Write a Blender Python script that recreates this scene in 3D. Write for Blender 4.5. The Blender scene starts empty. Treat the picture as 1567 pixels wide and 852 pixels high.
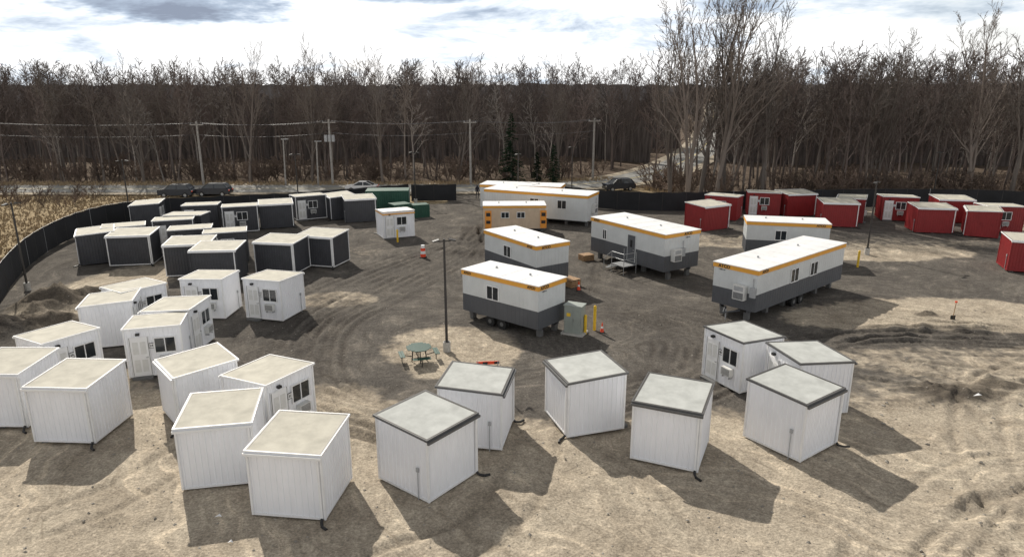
import bpy, math, random
import numpy as np
from mathutils import Vector, Matrix, Euler
random.seed(7); rng=np.random.default_rng(7)
scene=bpy.context.scene
COL=scene.collection
# ------------------------------------------------------------ materials
def mat(name,col,rough=0.7,var=0.12,scale=3.0,bump=0.0,bscale=40.0,metal=0.0,col2=None,spec=0.5,detail=3,stretch=None,flat=False):
    m=bpy.data.materials.new(name);m.use_nodes=True
    nt=m.node_tree;N=nt.nodes;L=nt.links
    b=N['Principled BSDF']
    b.inputs['Roughness'].default_value=rough;b.inputs['Metallic'].default_value=metal
    b.inputs['Specular IOR Level'].default_value=spec
    if flat:
        df=N.new('ShaderNodeBsdfDiffuse');oi=N.new('ShaderNodeObjectInfo');cr=N.new('ShaderNodeValToRGB');c=np.array(col)
        cr.color_ramp.elements[0].color=(*(c*(1-var)),1);cr.color_ramp.elements[1].color=(*(c*(1+var)*np.array([1.02,.98,.95])),1)
        L.new(oi.outputs['Random'],cr.inputs[0]);L.new(cr.outputs[0],df.inputs[0])
        N.remove(b);L.new(df.outputs[0],N['Material Output'].inputs[0]);return m
    tc=N.new('ShaderNodeTexCoord')
    vec=tc.outputs['Object']
    if stretch:
        mp=N.new('ShaderNodeMapping');mp.inputs['Scale'].default_value=stretch;L.new(vec,mp.inputs[0]);vec=mp.outputs[0]
    no=N.new('ShaderNodeTexNoise');no.inputs['Scale'].default_value=scale;no.inputs['Detail'].default_value=detail;no.inputs['Roughness'].default_value=0.6
    L.new(vec,no.inputs['Vector'])
    cr=N.new('ShaderNodeValToRGB')
    c=np.array(col)
    a=c*(1-var) if col2 is None else np.array(col2);d=np.minimum(c*(1+var),0.95)
    cr.color_ramp.elements[0].position=0.3;cr.color_ramp.elements[1].position=0.7
    cr.color_ramp.elements[0].color=(*a,1);cr.color_ramp.elements[1].color=(*d,1)
    L.new(no.outputs['Fac'],cr.inputs['Fac']);L.new(cr.outputs['Color'],b.inputs['Base Color'])
    if bump>0:
        n2=N.new('ShaderNodeTexNoise');n2.inputs['Scale'].default_value=bscale;n2.inputs['Detail'].default_value=2
        L.new(tc.outputs['Object'],n2.inputs['Vector'])
        bp=N.new('ShaderNodeBump');bp.inputs['Strength'].default_value=bump;bp.inputs['Distance'].default_value=0.02
        L.new(n2.outputs['Fac'],bp.inputs['Height']);L.new(bp.outputs['Normal'],b.inputs['Normal'])
    return m
M={}
def defm(k,*a,**kw): M[k]=mat(k,*a,**kw)
defm('white_metal',(0.83,0.84,0.87),0.45,0.06,1.2,stretch=(1,1,.35))
defm('charcoal_metal',(0.05,0.052,0.06),0.5,0.15,1.5)
defm('red_metal',(0.26,0.018,0.02),0.5,0.12,1.5)
defm('white_trim',(0.80,0.80,0.80),0.5,0.04,3)
defm('black_trim',(0.06,0.052,0.045),0.5,0.1,3)
defm('grey_trim',(0.10,0.10,0.10),0.5,0.1,3)
defm('roof_membrane',(0.50,0.475,0.405),0.8,0.16,1.6,0.3,12,spec=.2,detail=5)
defm('roof_grey',(0.46,0.47,0.45),0.8,0.16,1.6,0.3,12,spec=.2,detail=5)
defm('roof_white',(0.80,0.80,0.80),0.5,0.08,0.8,0.2,6)
defm('glass_dark',(0.02,0.025,0.03),0.08,0.2,2,spec=0.8)
defm('plastic_black',(0.015,0.015,0.015),0.5,0.1,3)
defm('steel',(0.42,0.43,0.44),0.45,0.1,5,metal=0.6)
defm('galv',(0.38,0.39,0.4),0.5,0.12,5)
defm('wire',(0.13,0.13,0.14),0.6,0.1,1)
defm('ac_white',(0.66,0.66,0.64),0.5,0.06,5)
defm('grille',(0.12,0.12,0.12),0.6,0.1,5)
defm('trailer_grey',(0.60,0.62,0.62),0.5,0.07,0.8)
defm('trailer_dark',(0.085,0.09,0.10),0.55,0.1,1.0)
defm('band_orange',(0.75,0.36,0.05),0.5,0.06,2)
defm('peach',(0.58,0.45,0.32),0.6,0.08,1.5)
defm('sign_orange',(0.78,0.30,0.04),0.6,0.1,4)
defm('letter',(0.02,0.02,0.02),0.6,0.0,2)
defm('yellow_paint',(0.78,0.50,0.03),0.5,0.1,6)
defm('concrete',(0.45,0.44,0.41),0.85,0.12,6,0.3,30)
defm('wood',(0.34,0.21,0.11),0.75,0.25,8)
defm('pole_wood',(0.33,0.31,0.285),0.85,0.2,4)
defm('pole_dark',(0.035,0.032,0.03),0.5,0.1,4)
defm('fabric',(0.018,0.019,0.022),0.9,0.3,0.5,0.4,2)
defm('green_metal',(0.015,0.075,0.05),0.5,0.15,1.5)
defm('table_green',(0.018,0.07,0.05),0.5,0.1,4)
defm('cabinet',(0.30,0.33,0.30),0.5,0.1,2)
defm('cone_orange',(0.8,0.07,0.02),0.5,0.05,4)
defm('bark',(0.175,0.155,0.14),0.9,0.3,flat=True)
defm('bark_far',(0.15,0.127,0.118),0.9,0.35,flat=True)  # bark tone raised so the colour itself carries some haze
defm('bark_pale',(0.30,0.28,0.26),0.9,0.3,flat=True)
defm('needle',(0.020,0.038,0.022),0.8,0.35,flat=True)
defm('brush',(0.175,0.138,0.115),0.9,0.35,flat=True)
defm('grass_dry',(0.34,0.27,0.18),0.9,0.25,flat=True)
defm('rubber',(0.012,0.012,0.012),0.8,0.1,5)
defm('car_dark',(0.02,0.025,0.035),0.25,0.05,2)
defm('car_white',(0.75,0.75,0.75),0.25,0.04,2)
defm('light_glass',(0.6,0.6,0.58),0.3,0.02,2)
defm('cloth_dark',(0.02,0.02,0.03),0.9,0.1,8)
defm('stone',(0.28,0.255,0.22),0.9,0.35,3)
# ------------------------------------------------------------ mesh builder
class MB:
    def __init__(s): s.v=[];s.f=[];s.m=[];s.ms=[]
    def mi(s,k):
        if k not in s.ms: s.ms.append(k)
        return s.ms.index(k)
    def poly(s,pts,k):
        i=len(s.v);s.v+= [tuple(p) for p in pts];s.f.append(tuple(range(i,i+len(pts))));s.m.append(s.mi(k))
    def box(s,x0,x1,y0,y1,z0,z1,k,T=None):
        i=len(s.v);P=[(x0,y0,z0),(x1,y0,z0),(x1,y1,z0),(x0,y1,z0),(x0,y0,z1),(x1,y0,z1),(x1,y1,z1),(x0,y1,z1)]
        if T is not None: P=[tuple(T@Vector(p)) for p in P]
        s.v+=P
        for f in((0,3,2,1),(4,5,6,7),(0,1,5,4),(1,2,6,5),(2,3,7,6),(3,0,4,7)):
            s.f.append(tuple(i+a for a in f));s.m.append(s.mi(k))
    def cyl(s,p0,p1,r0,r1=None,n=8,k='steel',cap=True):
        if r1 is None:r1=r0
        p0=Vector(p0);p1=Vector(p1);d=(p1-p0).normalized()
        a=d.orthogonal().normalized();b=d.cross(a);i=len(s.v);mi=s.mi(k)
        for p,r in((p0,r0),(p1,r1)):
            for j in range(n):
                t=2*math.pi*j/n;s.v.append(tuple(p+a*r*math.cos(t)+b*r*math.sin(t)))
        for j in range(n):
            s.f.append((i+j,i+(j+1)%n,i+n+(j+1)%n,i+n+j));s.m.append(mi)
        if cap:
            s.f.append(tuple(i+n-1-j for j in range(n)));s.m.append(mi)
            s.f.append(tuple(i+n+j for j in range(n)));s.m.append(mi)
    def mesh(s,name):
        me=bpy.data.meshes.new(name);me.from_pydata(s.v,[],s.f)
        for k in s.ms: me.materials.append(M[k])
        me.polygons.foreach_set('material_index',s.m);me.update();return me
def obj(name,me,parent=None,loc=(0,0,0),rot=0):
    o=bpy.data.objects.new(name,me);COL.objects.link(o)
    o.location=loc
    o.rotation_euler=(0,0,rot) if not isinstance(rot,(tuple,Euler)) else rot
    if parent: o.parent=parent
    return o
def empty(name,loc=(0,0,0),rot=0):
    o=obj(name,None,None,loc,rot);o.empty_display_size=0.5;return o
_txt={}
def textmesh(s,size,k='letter',bold=0.0):
    key=(s,size,k,bold)
    if key in _txt:return _txt[key]
    c=bpy.data.curves.new('lettering','FONT');c.body=s;c.size=size;c.align_x='CENTER';c.align_y='CENTER';c.offset=bold;c.extrude=0.003
    o=bpy.data.objects.new('tmp',c);COL.objects.link(o)
    bpy.context.view_layer.update()
    me=bpy.data.meshes.new_from_object(o.evaluated_get(bpy.context.evaluated_depsgraph_get()))
    bpy.data.objects.remove(o);me.materials.clear();me.materials.append(M[k]);_txt[key]=me;return me
# ------------------------------------------------------------ cabins
def corr(mb,p0,p1,h0,h1,z0,k,per=0.2,amp=0.02):
    p0=Vector(p0);p1=Vector(p1);L=(p1-p0).length;d=(p1-p0)/L;n=Vector((d.y,-d.x))
    st=[(0,0)];x=per*0.5
    while x<L-0.06:
        st+=[(x-.03,0),(x-.015,amp),(x+.015,amp),(x+.03,0)];x+=per
    st.append((L,0))
    i=len(mb.v);mi=mb.mi(k)
    for t,o in st:
        q=p0+d*t+n*o;h=h0+(h1-h0)*t/L
        mb.v.append((q.x,q.y,z0));mb.v.append((q.x,q.y,h))
    for j in range(len(st)-1):
        a=i+2*j;mb.f.append((a,a+2,a+3,a+1));mb.m.append(mi)
def cabin_parts(w,d,wall,trim,fascia,roof):
    hf,hb=2.50,2.38;x=w/2;y=d/2;z0=0.10;P={}
    a=MB()
    corr(a,(-x,-y),(x,-y),hf,hf,z0,wall);corr(a,(x,-y),(x,y),hf,hb,z0,wall)
    corr(a,(x,y),(-x,y),hb,hb,z0,wall);corr(a,(-x,y),(-x,-y),hb,hf,z0,wall)
    a.poly([(-x,-y,z0),(-x,y,z0),(x,y,z0),(x,-y,z0)],wall)
    P['walls']=a.mesh('cabin_walls')
    a=MB();t=0.035
    for sx in(-1,1):
        for sy,h in((-1,hf),(1,hb)):
            cx=sx*(x+0.006);cy=sy*(y+0.006)
            a.box(cx-t,cx+t,cy-t,cy+t,z0-0.01,h-0.01,trim)
    for sy in(-1,1): a.box(-x+t,x-t,sy*y-0.024,sy*y+0.028,z0-0.012,z0+0.06,trim)
    for sx in(-1,1): a.box(sx*x-0.024,sx*x+0.028,-y+t,y-t,z0-0.012,z0+0.06,trim)
    P['corner_trim']=a.mesh('cabin_trim')
    a=MB()
    for sx in(-.8,0,.8):
        for sy in(-1,1): a.box(sx*x-.12,sx*x+.12,sy*(y-.25)-.12,sy*(y-.25)+.12,-0.05,z0-0.003,'grille')
    P['foundation_blocks']=a.mesh('cabin_blocks')
    a=MB();o=0.08;of=0.12;X=x+o;Y0=-y-of;Y1=y+o
    sl=(hb-hf)/(2*y)
    def z(yy):return hf+(yy+y)*sl
    th=0.07
    def slab(x0,x1,y0,y1,zb,zt,k):
        i=len(a.v);a.v+=[(x0,y0,z(y0)+zb),(x1,y0,z(y0)+zb),(x1,y1,z(y1)+zb),(x0,y1,z(y1)+zb),(x0,y0,z(y0)+zt),(x1,y0,z(y0)+zt),(x1,y1,z(y1)+zt),(x0,y1,z(y1)+zt)]
        for f in((0,3,2,1),(4,5,6,7),(0,1,5,4),(1,2,6,5),(2,3,7,6),(3,0,4,7)):
            a.f.append(tuple(i+q for q in f));a.m.append(a.mi(k))
    e=0.04
    slab(-X+e,X-e,Y0+e,Y1-e,0.0,th-0.012,roof)
    slab(-X,X,Y0,Y0+e-.002,-0.01,th,fascia);slab(-X,X,Y1-e+.002,Y1,-0.01,th,fascia)
    slab(-X,-X+e-.002,Y0+e,Y1-e,-0.01,th,fascia);slab(X-e+.002,X,Y0+e,Y1-e,-0.01,th,fascia)
    g=0.05
    for q in((-X+e,X-e,Y0+e,Y0+e+g),(-X+e,X-e,Y1-e-g,Y1-e),(-X+e,-X+e+g,Y0+e+g,Y1-e-g),(X-e-g,X-e,Y0+e+g,Y1-e-g)):
        slab(*q,th-0.02,th-0.004,'black_trim')
    P['roof']=a.mesh('cabin_roof')
    a=MB();dx0=-x+0.16;dx1=dx0+0.86;yo=-y-0.022
    a.box(dx0,dx1,yo-.02,yo,z0+.03,2.12,'white_trim')
    a.box(dx0+.05,dx1-.05,yo-.035,yo-.021,z0+.08,2.07,'white_trim')
    for zz in(0.35,1.25):
        for xx in(dx0+.14,dx0+.47):
            a.box(xx,xx+.25,yo-.042,yo-.036,zz,zz+.62,'ac_white')
    for xx in(dx0+.03,dx1-.045): a.box(xx,xx+.015,yo-.037,yo-.0205,z0+.08,2.09,'grille')
    a.cyl((dx1-.12,yo-.09,1.08),(dx1-.12,yo-.03,1.08),.03,.03,8,'steel')
    a.box(dx1-.2,dx1-.1,yo-.10,yo-.085,1.065,1.095,'steel')
    a.box(dx0-.01,dx1+.01,yo-.28,yo-.0,0.0,z0+.02,'grille')
    a.box((dx0+dx1)/2-.08,(dx0+dx1)/2+.08,yo-.14,yo-.0,2.2,2.3,'plastic_black')
    P['door']=a.mesh('cabin_door')
    a=MB();wx0=dx1+.2;wx1=min(wx0+.98,x-.12);wz0,wz1=1.22,2.02;f=.05
    a.box(wx0,wx1,yo-.045,yo,wz0,wz0+f,'white_trim');a.box(wx0,wx1,yo-.045,yo,wz1-f,wz1,'white_trim')
    a.box(wx0,wx0+f,yo-.045,yo,wz0+f,wz1-f,'white_trim');a.box(wx1-f,wx1,yo-.045,yo,wz0+f,wz1-f,'white_trim')
    mx=(wx0+wx1)/2;a.box(mx-.02,mx+.02,yo-.04,yo,wz0+f,wz1-f,'white_trim')
    a.box(wx0+f,wx1-f,yo-.012,yo-.004,wz0+f,wz1-f,'glass_dark')
    P['window']=a.mesh('cabin_window')
    a=MB();ax=mx-.28
    a.box(ax,ax+.56,yo-.24,yo,0.72,1.10,'ac_white');a.box(ax+.04,ax+.52,yo-.246,yo-.241,0.76,1.06,'grille')
    for i in range(6): a.box(ax+.05,ax+.51,yo-.252,yo-.247,0.785+.048*i,0.80+.048*i,'ac_white')
    a.box(ax+.05,ax+.09,yo-.2,yo,0.60,0.719,'steel');a.box(ax+.47,ax+.51,yo-.2,yo,0.60,0.719,'steel')
    P['air_conditioner']=a.mesh('cabin_ac')
    a=MB();yb=y+o
    a.box(-x-o,x+o,yb+.002,yb+.08,hb-.085,hb-.0,fascia)
    a.box(-x+.04,-x+.11,y+.03,y+.10,0.12,hb-.1,'white_trim')
    pts=[(-x+.075,y+.07,.16),(-x+.06,y+.16,.07),(-x-.03,y+.34,.05),(-x-.22,y+.46,.05)]
    for p,q in zip(pts,pts[1:]): a.cyl(p,q,.05,.05,8,'plastic_black')
    P['gutter_downspout']=a.mesh('cabin_downspout')
    a=MB()
    a.cyl((x+.05,y-.45,0.0),(x+.05,y-.45,1.15),.018,.018,6,'galv');a.box(x+.02,x+.08,y-.50,y-.40,1.1,1.25,'galv')
    P['power_conduit']=a.mesh('cabin_conduit')
    return P,(dx0,dx1,yo,wx0)
KIND={}
KIND['wl']=cabin_parts(2.44,2.44,'white_metal','white_trim','white_trim','roof_membrane')
KIND['wr']=cabin_parts(2.44,2.44,'white_metal','white_trim','grey_trim','roof_grey')
KIND['bk']=cabin_parts(3.1,2.5,'charcoal_metal','white_trim','white_trim','roof_membrane')
KIND['bn']=cabin_parts(3.1,2.5,'charcoal_metal','charcoal_metal','white_trim','roof_membrane')
KIND['rd']=cabin_parts(3.3,2.6,'red_metal','red_metal','white_trim','roof_membrane')
def cabin(kind,x,y,rot,num=None):
    nm={'w':'white_cabin','b':'black_cabin','r':'red_cabin'}[kind[0]]
    e=empty(nm,(x,y,0),math.radians(rot))
    P,(dx0,dx1,yo,wx0)=KIND[kind]
    for k,me in P.items():
        obj(k,me,e)
    if num:
        xs=(dx1+wx0)/2
        a=MB();a.box(xs-.12,xs+.12,yo-.02,yo,1.50,1.76,'letter');a.box(xs-.095,xs+.095,yo-.024,yo-.021,1.525,1.735,'white_trim')
        obj('number_plate',a.mesh('plate'),e)
        obj('number',textmesh(str(num),.16,'letter',.003),e,(xs,yo-.029,1.63),(math.pi/2,0,0))
    return e
W=[('wl',-7.1,20.8,173,0),('wl',-10.45,22.6,191,0),('wl',-13.3,27.1,131,0),('wl',-9.95,26.1,61,31),
('wl',-17.5,25.7,177,0),('wl',-21.1,27.0,179,0),('wl',-21.3,30.5,58,26),('wl',-17.5,32.2,17,24),('wl',-21.9,36.0,108,0),
('wl',-17.8,34.9,89,0),('wl',-21.9,38.4,53,20),('wl',-18.45,40.7,359,22),('wl',-14.5,40.5,345,21),
('wr',-3.0,22.1,232,0),('wr',-1.4,25.3,260,0),('wr',3.0,26.4,108,0),('wr',6.1,23.9,156,0),('wr',11.0,24.7,216,0),
('wr',12.9,28.0,282,39),('wr',10.9,30.6,297,40)]
for c in W: cabin(c[0],c[1],c[2],c[3],c[4])
B=[('bn',-33.3,54.2,119,0),('bk',-29.9,53.5,190,0),('bn',-32.2,56.4,27,0),('bn',-36.1,67.9,106,0),('bk',-29.4,59.3,20,12),
('bk',-24.0,50.4,190,0),('bn',-21.2,48.6,185,0),('bk',-17.4,51.0,170,0),('bk',-14.9,53.2,165,0),('bn',-26.2,55.4,20,0),
('bn',-30.3,66.9,15,0),('bk',-26.3,66.2,20,9),('bn',-23.5,68.2,200,0),('bk',-21.6,72.7,30,7),('bn',-18.4,73.0,120,0),
('bn',-15.9,71.3,200,0),('bn',-22.9,54.2,20,0),('bn',-29.3,61.6,6,0)]
for c in B: cabin(*c)
R=[('rd',19.2,67.2,210,0),('rd',22.4,72.6,330,0),('rd',27.4,75.0,345,3),('rd',30.8,74.7,190,0),('rd',32.7,68.8,170,0),
('rd',35.3,71.4,62,5),('rd',40.4,72.0,345,6),('rd',40.4,65.9,170,0),('rd',45.4,70.9,170,0),('rd',44.2,64.2,62,8),('rd',39.5,51.3,160,0),('rd',47.2,66.3,350,9)]
for c in R: cabin(*c)
# ------------------------------------------------------------ trailers
def windowbox(mb,T,w,h):
    f=.05
    mb.box(-w/2,w/2,-.04,.0,-h/2,-h/2+f,'white_trim',T);mb.box(-w/2,w/2,-.04,.0,h/2-f,h/2,'white_trim',T)
    mb.box(-w/2,-w/2+f,-.04,0,-h/2+f,h/2-f,'white_trim',T);mb.box(w/2-f,w/2,-.04,0,-h/2+f,h/2-f,'white_trim',T)
    mb.box(-.02,.02,-.035,0,-h/2+f,h/2-f,'white_trim',T)
    mb.box(-w/2+f,w/2-f,-.012,-.003,-h/2+f,h/2-f,'glass_dark',T)
def faceT(side,u,z,L,Wd,out=0.018):
    if side=='f': return Matrix.Translation((u,-Wd/2-out,z))
    if side=='b': return Matrix.Translation((-u,Wd/2+out,z))@Matrix.Rotation(math.pi,4,'Z')
    if side=='r': return Matrix.Translation((L/2+out,u,z))@Matrix.Rotation(math.pi/2,4,'Z')
    if side=='l': return Matrix.Translation((-L/2-out,-u,z))@Matrix.Rotation(-math.pi/2,4,'Z')
def trailer(name,x,y,rot,L,Wd,zt,zb,wins=(),doors=(),acs=(),texts=(),dark=True,body='trailer_grey',hitch=None,lift=True,band=.26):
    e=empty(name,(x,y,0),math.radians(rot))
    a=MB();X=L/2;Y=Wd/2;zm=zb+(zt-zb)*0.42 if dark else zb
    if dark:
        for (p,q) in(((-X,-Y),(X,-Y)),((X,-Y),(X,Y)),((X,Y),(-X,Y)),((-X,Y),(-X,-Y))): corr(a,p,q,zm,zm,zb,'trailer_dark',.3,.012)
    for (p,q) in(((-X,-Y),(X,-Y)),((X,-Y),(X,Y)),((X,Y),(-X,Y)),((-X,Y),(-X,-Y))): corr(a,p,q,zt-band,zt-band,zm,body,.3,.012)
    a.poly([(-X,-Y,zb),(-X,Y,zb),(X,Y,zb),(X,-Y,zb)],'trailer_dark')
    obj('walls',a.mesh('trailer_walls'),e)
    a=MB();o=.05
    a.box(-X-o,X+o,-Y-o,Y+o,zt-band,zt,'band_orange');obj('trim_band',a.mesh('trailer_band'),e)
    a=MB();a.box(-X-.07,X+.07,-Y-.07,Y+.07,zt+.002,zt+.05,'roof_white')
    for q in(-.25,.2): a.cyl((q*L,0.2,zt+.05),(q*L,.2,zt+.16),.07,.07,10,'galv')
    n=int(L/1.2)
    for i in range(1,n): a.box(-X+i*L/n-.015,-X+i*L/n+.015,-Y,Y,zt+.051,zt+.06,'roof_white')
    obj('roof',a.mesh('trailer_roof'),e)
    if wins:
        a=MB()
        for s,u,w,h in wins: windowbox(a,faceT(s,u,zb+(zt-zb)*.60,L,Wd),w,h)
        obj('windows',a.mesh('trailer_windows'),e)
    for s,u in doors:
        T=faceT(s,u,0,L,Wd);a=MB()
        a.box(-.45,.45,-.03,0,zb+.08,zb+2.15,'trailer_grey',T);a.box(-.39,.39,-.05,-.031,zb+.12,zb+2.1,'trailer_dark',T)
        a.box(-.12,.12,-.058,-.051,zb+1.2,zb+1.75,'glass_dark',T);a.box(.25,.32,-.1,-.051,zb+.98,zb+1.05,'steel',T)
        obj('door',a.mesh('trailer_door'),e)
        a=MB()
        a.box(-.7,.7,-1.35,-.05,zb-.06,zb+.0,'steel',T)
        ns=3
        for i in range(ns):
            zz=zb*(1-(i+1)/(ns+1));a.box(-.7-.28*(i+1),-.7-.28*i,-1.2,-.2,zz-.02,zz+.02,'steel',T)
        for xx in(-.68,.68):
            for yy in(-1.33,-.1): a.cyl(T@Vector((xx,yy,0)),T@Vector((xx,yy,zb+.95)),.025,.025,6,'steel')
        for zz in(zb+.5,zb+.93):
            a.cyl(T@Vector((-.68,-1.33,zz)),T@Vector((.68,-1.33,zz)),.022,.022,6,'steel')
            a.cyl(T@Vector((.68,-1.33,zz)),T@Vector((.68,-.1,zz)),.022,.022,6,'steel')
        a.cyl(T@Vector((-.68,-1.33,zb+.93)),T@Vector((-1.55,-1.33,.9)),.022,.022,6,'steel')
        a.cyl(T@Vector((-1.55,-1.33,.0)),T@Vector((-1.55,-1.33,.9)),.022,.022,6,'steel')
        obj('entry_steps',a.mesh('trailer_steps'),e)
    for s,u in acs:
        T=faceT(s,u,zb+(zt-zb)*.45,L,Wd);a=MB()
        a.box(-.38,.38,-.36,0,-.5,.4,'ac_white',T)
        a.box(-.33,.33,-.366,-.361,-.45,-.05,'grille',T)
        for i in range(7): a.box(-.32,.32,-.376,-.367,-.42+.055*i,-.405+.055*i,'galv',T)
        a.box(-.3,.3,-.366,-.361,.05,.32,'galv',T)
        a.box(.6,.95,-.14,0,-.25,.35,'galv',T);a.cyl(T@Vector((.77,-.07,.35)),T@Vector((.77,-.07,.9)),.03,.03,6,'galv')
        obj('air_conditioner',a.mesh('trailer_ac'),e)
    for s,u,txt,size,zz in texts:
        T=faceT(s,u,zz,L,Wd,.058 if zz>zt-band else .03)
        o_=obj('lettering',textmesh(txt,size,'letter',.012 if size>.15 else .003),e);o_.matrix_local=T@Matrix.Rotation(math.pi/2,4,'X')
    a=MB()
    for sy in(-.62,.62): a.box(-X+.1,X-.1,sy*Y-.05,sy*Y+.05,zb-.2,zb-.004,'trailer_dark')
    n=max(3,int(L/1.8))
    for i in range(n):
        xx=-X+.3+(L-.6)*i/(n-1)
        for sy in(-.55,.55): a.box(xx-.13,xx+.13,sy*Y-.15,sy*Y+.15,-.05,zb-.205,'grille')
    for xx in(-.45,.45):
        for sy in(-1,1): a.cyl((xx-.3,sy*(Y-.28),.33),(xx-.3,sy*(Y-.06),.33),.33,.33,16,'rubber');a.cyl((xx-.3,sy*(Y-.055),.33),(xx-.3,sy*(Y-.05),.33),.13,.13,12,'grille')
    if hitch:
        s=hitch;a.cyl((s*X,-.5,zb-.1),(s*(X+1.0),0,zb-.12),.05,.05,6,'trailer_dark');a.cyl((s*X,.5,zb-.1),(s*(X+1.0),0,zb-.12),.05,.05,6,'trailer_dark')
        a.cyl((s*(X+.7),0,0),(s*(X+.7),0,zb),.04,.04,6,'steel')
    obj('undercarriage',a.mesh('trailer_under'),e)
    return e
A='ATCO'
trailer('office_trailer',0.05,38.7,-40,5.7,2.5,3.1,.62,wins=[('f',-.45,.95,.85)],texts=[('r',-.75,A,.26,2.97),('r',-.75,'1-800 rent',.09,2.74),('f',-2.4,A,.2,2.97),('f',2.4,A,.2,2.97)],hitch=-1)
trailer('office_trailer',.95,48.9,-56,6.6,2.8,3.15,.62,wins=[('f',-.2,.95,.85)],texts=[('r',-.6,A,.26,3.0),('f',2.6,A,.22,3.0)])
trailer('office_trailer',10.1,52.3,-57,8.2,3.5,3.4,.68,wins=[('f',-2.4,.5,.8)],doors=[('f',.7)],acs=[('r',-.75)],texts=[('r',.5,A,.28,3.27),('r',.5,'1-800 rent',.1,3.0),('f',-3.4,A,.24,3.27)])
trailer('office_trailer',17.6,43.6,41,11.2,2.95,3.2,.66,wins=[('f',-1.2,1.0,.9),('f',1.3,1.0,.9)],acs=[('l',.5)],texts=[('l',-.75,A,.28,3.07),('f',-4.9,A,.24,3.07),('l',-.9,'1-800 rent',.1,2.84)],hitch=-1)
trailer('office_trailer',22.1,54.9,-13,6.2,2.6,3.15,.62,wins=[('f',-.5,.9,.8)],texts=[('f',2.4,A,.24,3.02)])
trailer('food_trailer',0.2,66.2,2,5.9,2.5,2.6,.4,wins=[('f',-.9,.8,.6),('f',.6,.8,.6)],dark=False,body='peach',texts=[],band=.2)
trailer('office_trailer',3.0,71.6,-25,11.4,3.4,3.1,.55,wins=[('f',3.0,1.0,.9),('f',0.,1.,.9)],acs=[('r',0)],dark=False,texts=[])
trailer('office_trailer',1.2,77.0,-14,9.,3.0,3.0,.55,wins=[('f',2,1,.9)],dark=False,texts=[])
for xx in(-2.5,2.75):
    a=MB();p=Vector((0.2,66.2,0))
    T=Matrix.Translation(p)@Matrix.Rotation(math.radians(2),4,'Z')@Matrix.Translation((xx,-1.30,1.4))
    a.box(-.3,.3,-.02,0,-.95,.75,'sign_orange',T);a.box(-.2,.2,-.028,-.021,.2,.55,'letter',T);a.box(-.2,.2,-.028,-.021,-.5,-.2,'letter',T)
    obj('warning_sign',a.mesh('warning_sign'))
# ------------------------------------------------------------ gate kiosk
e=empty('gate_kiosk',(-10.9,63.6,0),math.radians(25))
P,_=cabin_parts(2.9,2.4,'white_metal','white_trim','white_trim','roof_white')
for k,me in P.items(): obj(k,me,e)
a=MB();a.box(-1.52,1.52,-1.36,1.28,2.26,2.35,'band_orange');obj('trim_band',a.mesh('kiosk_band'),e)
# ------------------------------------------------------------ street furniture
def lamp(x,y,h=6.0,rot=0):
    e=empty('street_lamp',(x,y,0),rot)
    a=MB();a.cyl((0,0,-.1),(0,0,.55),.2,.2,14,'concrete');obj('base',a.mesh('lamp_base'),e)
    a=MB();a.box(-.14,.14,-.14,.14,.552,.58,'pole_dark');a.cyl((0,0,.58),(0,0,h),.075,.055,10,'pole_dark');a.cyl((-.38,0,h-.12),(.38,0,h-.12),.03,.03,6,'pole_dark');obj('pole',a.mesh('lamp_pole'),e)
    a=MB()
    for s in(-1,1):
        T=Matrix.Translation((s*.42,0,h-.08))@Matrix.Rotation(s*.25,4,'Y')
        a.box(-.17,.17,-.13,.13,-.03,.04,'pole_dark',T);a.box(-.13,.13,-.1,.1,-.04,-.031,'light_glass',T)
    obj('lamp_heads',a.mesh('lamp_heads'),e)
for x,y,r in((-3.45,34.3,.3),(-33.3,45.6,1.2),(-40.6,72.6,.4),(-11.5,82.0,.2),(.7,79.9,1),(7.7,89,.3),(29.6,56.1,.8),(50.2,82,.4),(-24.7,79.5,.3)): lamp(x,y,6.1,r)
poles=[(-75,97,9),(-43.4,97.3,8.8),(-25.2,97.3,9.1),(-5.8,97.5,9.1),(12,103,9)]
for i,(x,y,h) in enumerate(poles):
    e=empty('utility_pole',(x,y,0),0.05*i)
    a=MB();a.cyl((0,0,-.2),(0,0,h),.18,.13,10,'pole_wood');obj('pole',a.mesh('pole'),e)
    a=MB();a.box(-.9,.9,-.06,.06,h-.5,h-.38,'pole_wood');
    for s in(-.8,0.05,.8): a.cyl((s,0,h-.38),(s,0,h-.2),.05,.04,6,'galv')
    obj('crossarm',a.mesh('crossarm'),e)
    if i==2:
        a=MB()
        for s in(-.5,0,.5): a.cyl((s,-.3,h-3.0),(s,-.3,h-2.1),.22,.22,12,'galv')
        obj('transformers',a.mesh('transformers'),e)
for (x,y,h) in((-31.7,96.8,6.5),(-27.2,97,6.2)):
    e=empty('utility_pole',(x,y,0));a=MB();a.cyl((0,0,-.2),(0.2,0,h),.13,.09,8,'pole_wood');a.box(-.1,.9,-.05,.05,h-.1,h,'galv');obj('pole',a.mesh('pole'),e)
a=MB()
for p,q in zip(poles,poles[1:]):
    for off,dz in((-.8,-.2),(.8,-.2),(0,-1.8)):
        n=10
        for i in range(n):
            def pt(t): return (p[0]+(q[0]-p[0])*t+off,p[1]+(q[1]-p[1])*t,p[2]+(q[2]-p[2])*t+dz-.7*4*t*(1-t)*.6)
            a.cyl(pt(i/n),pt((i+1)/n),.022,.022,3,'wire',False)
obj('power_lines',a.mesh('power_lines'))
def bollard(x,y,h=1.15):
    a=MB();a.cyl((0,0,-.1),(0,0,h),.085,.085,12,'yellow_paint');a.cyl((0,0,h),(0,0,h+.05),.085,.04,12,'yellow_paint');obj('bollard',a.mesh('bollard'),None,(x,y,0))
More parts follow.
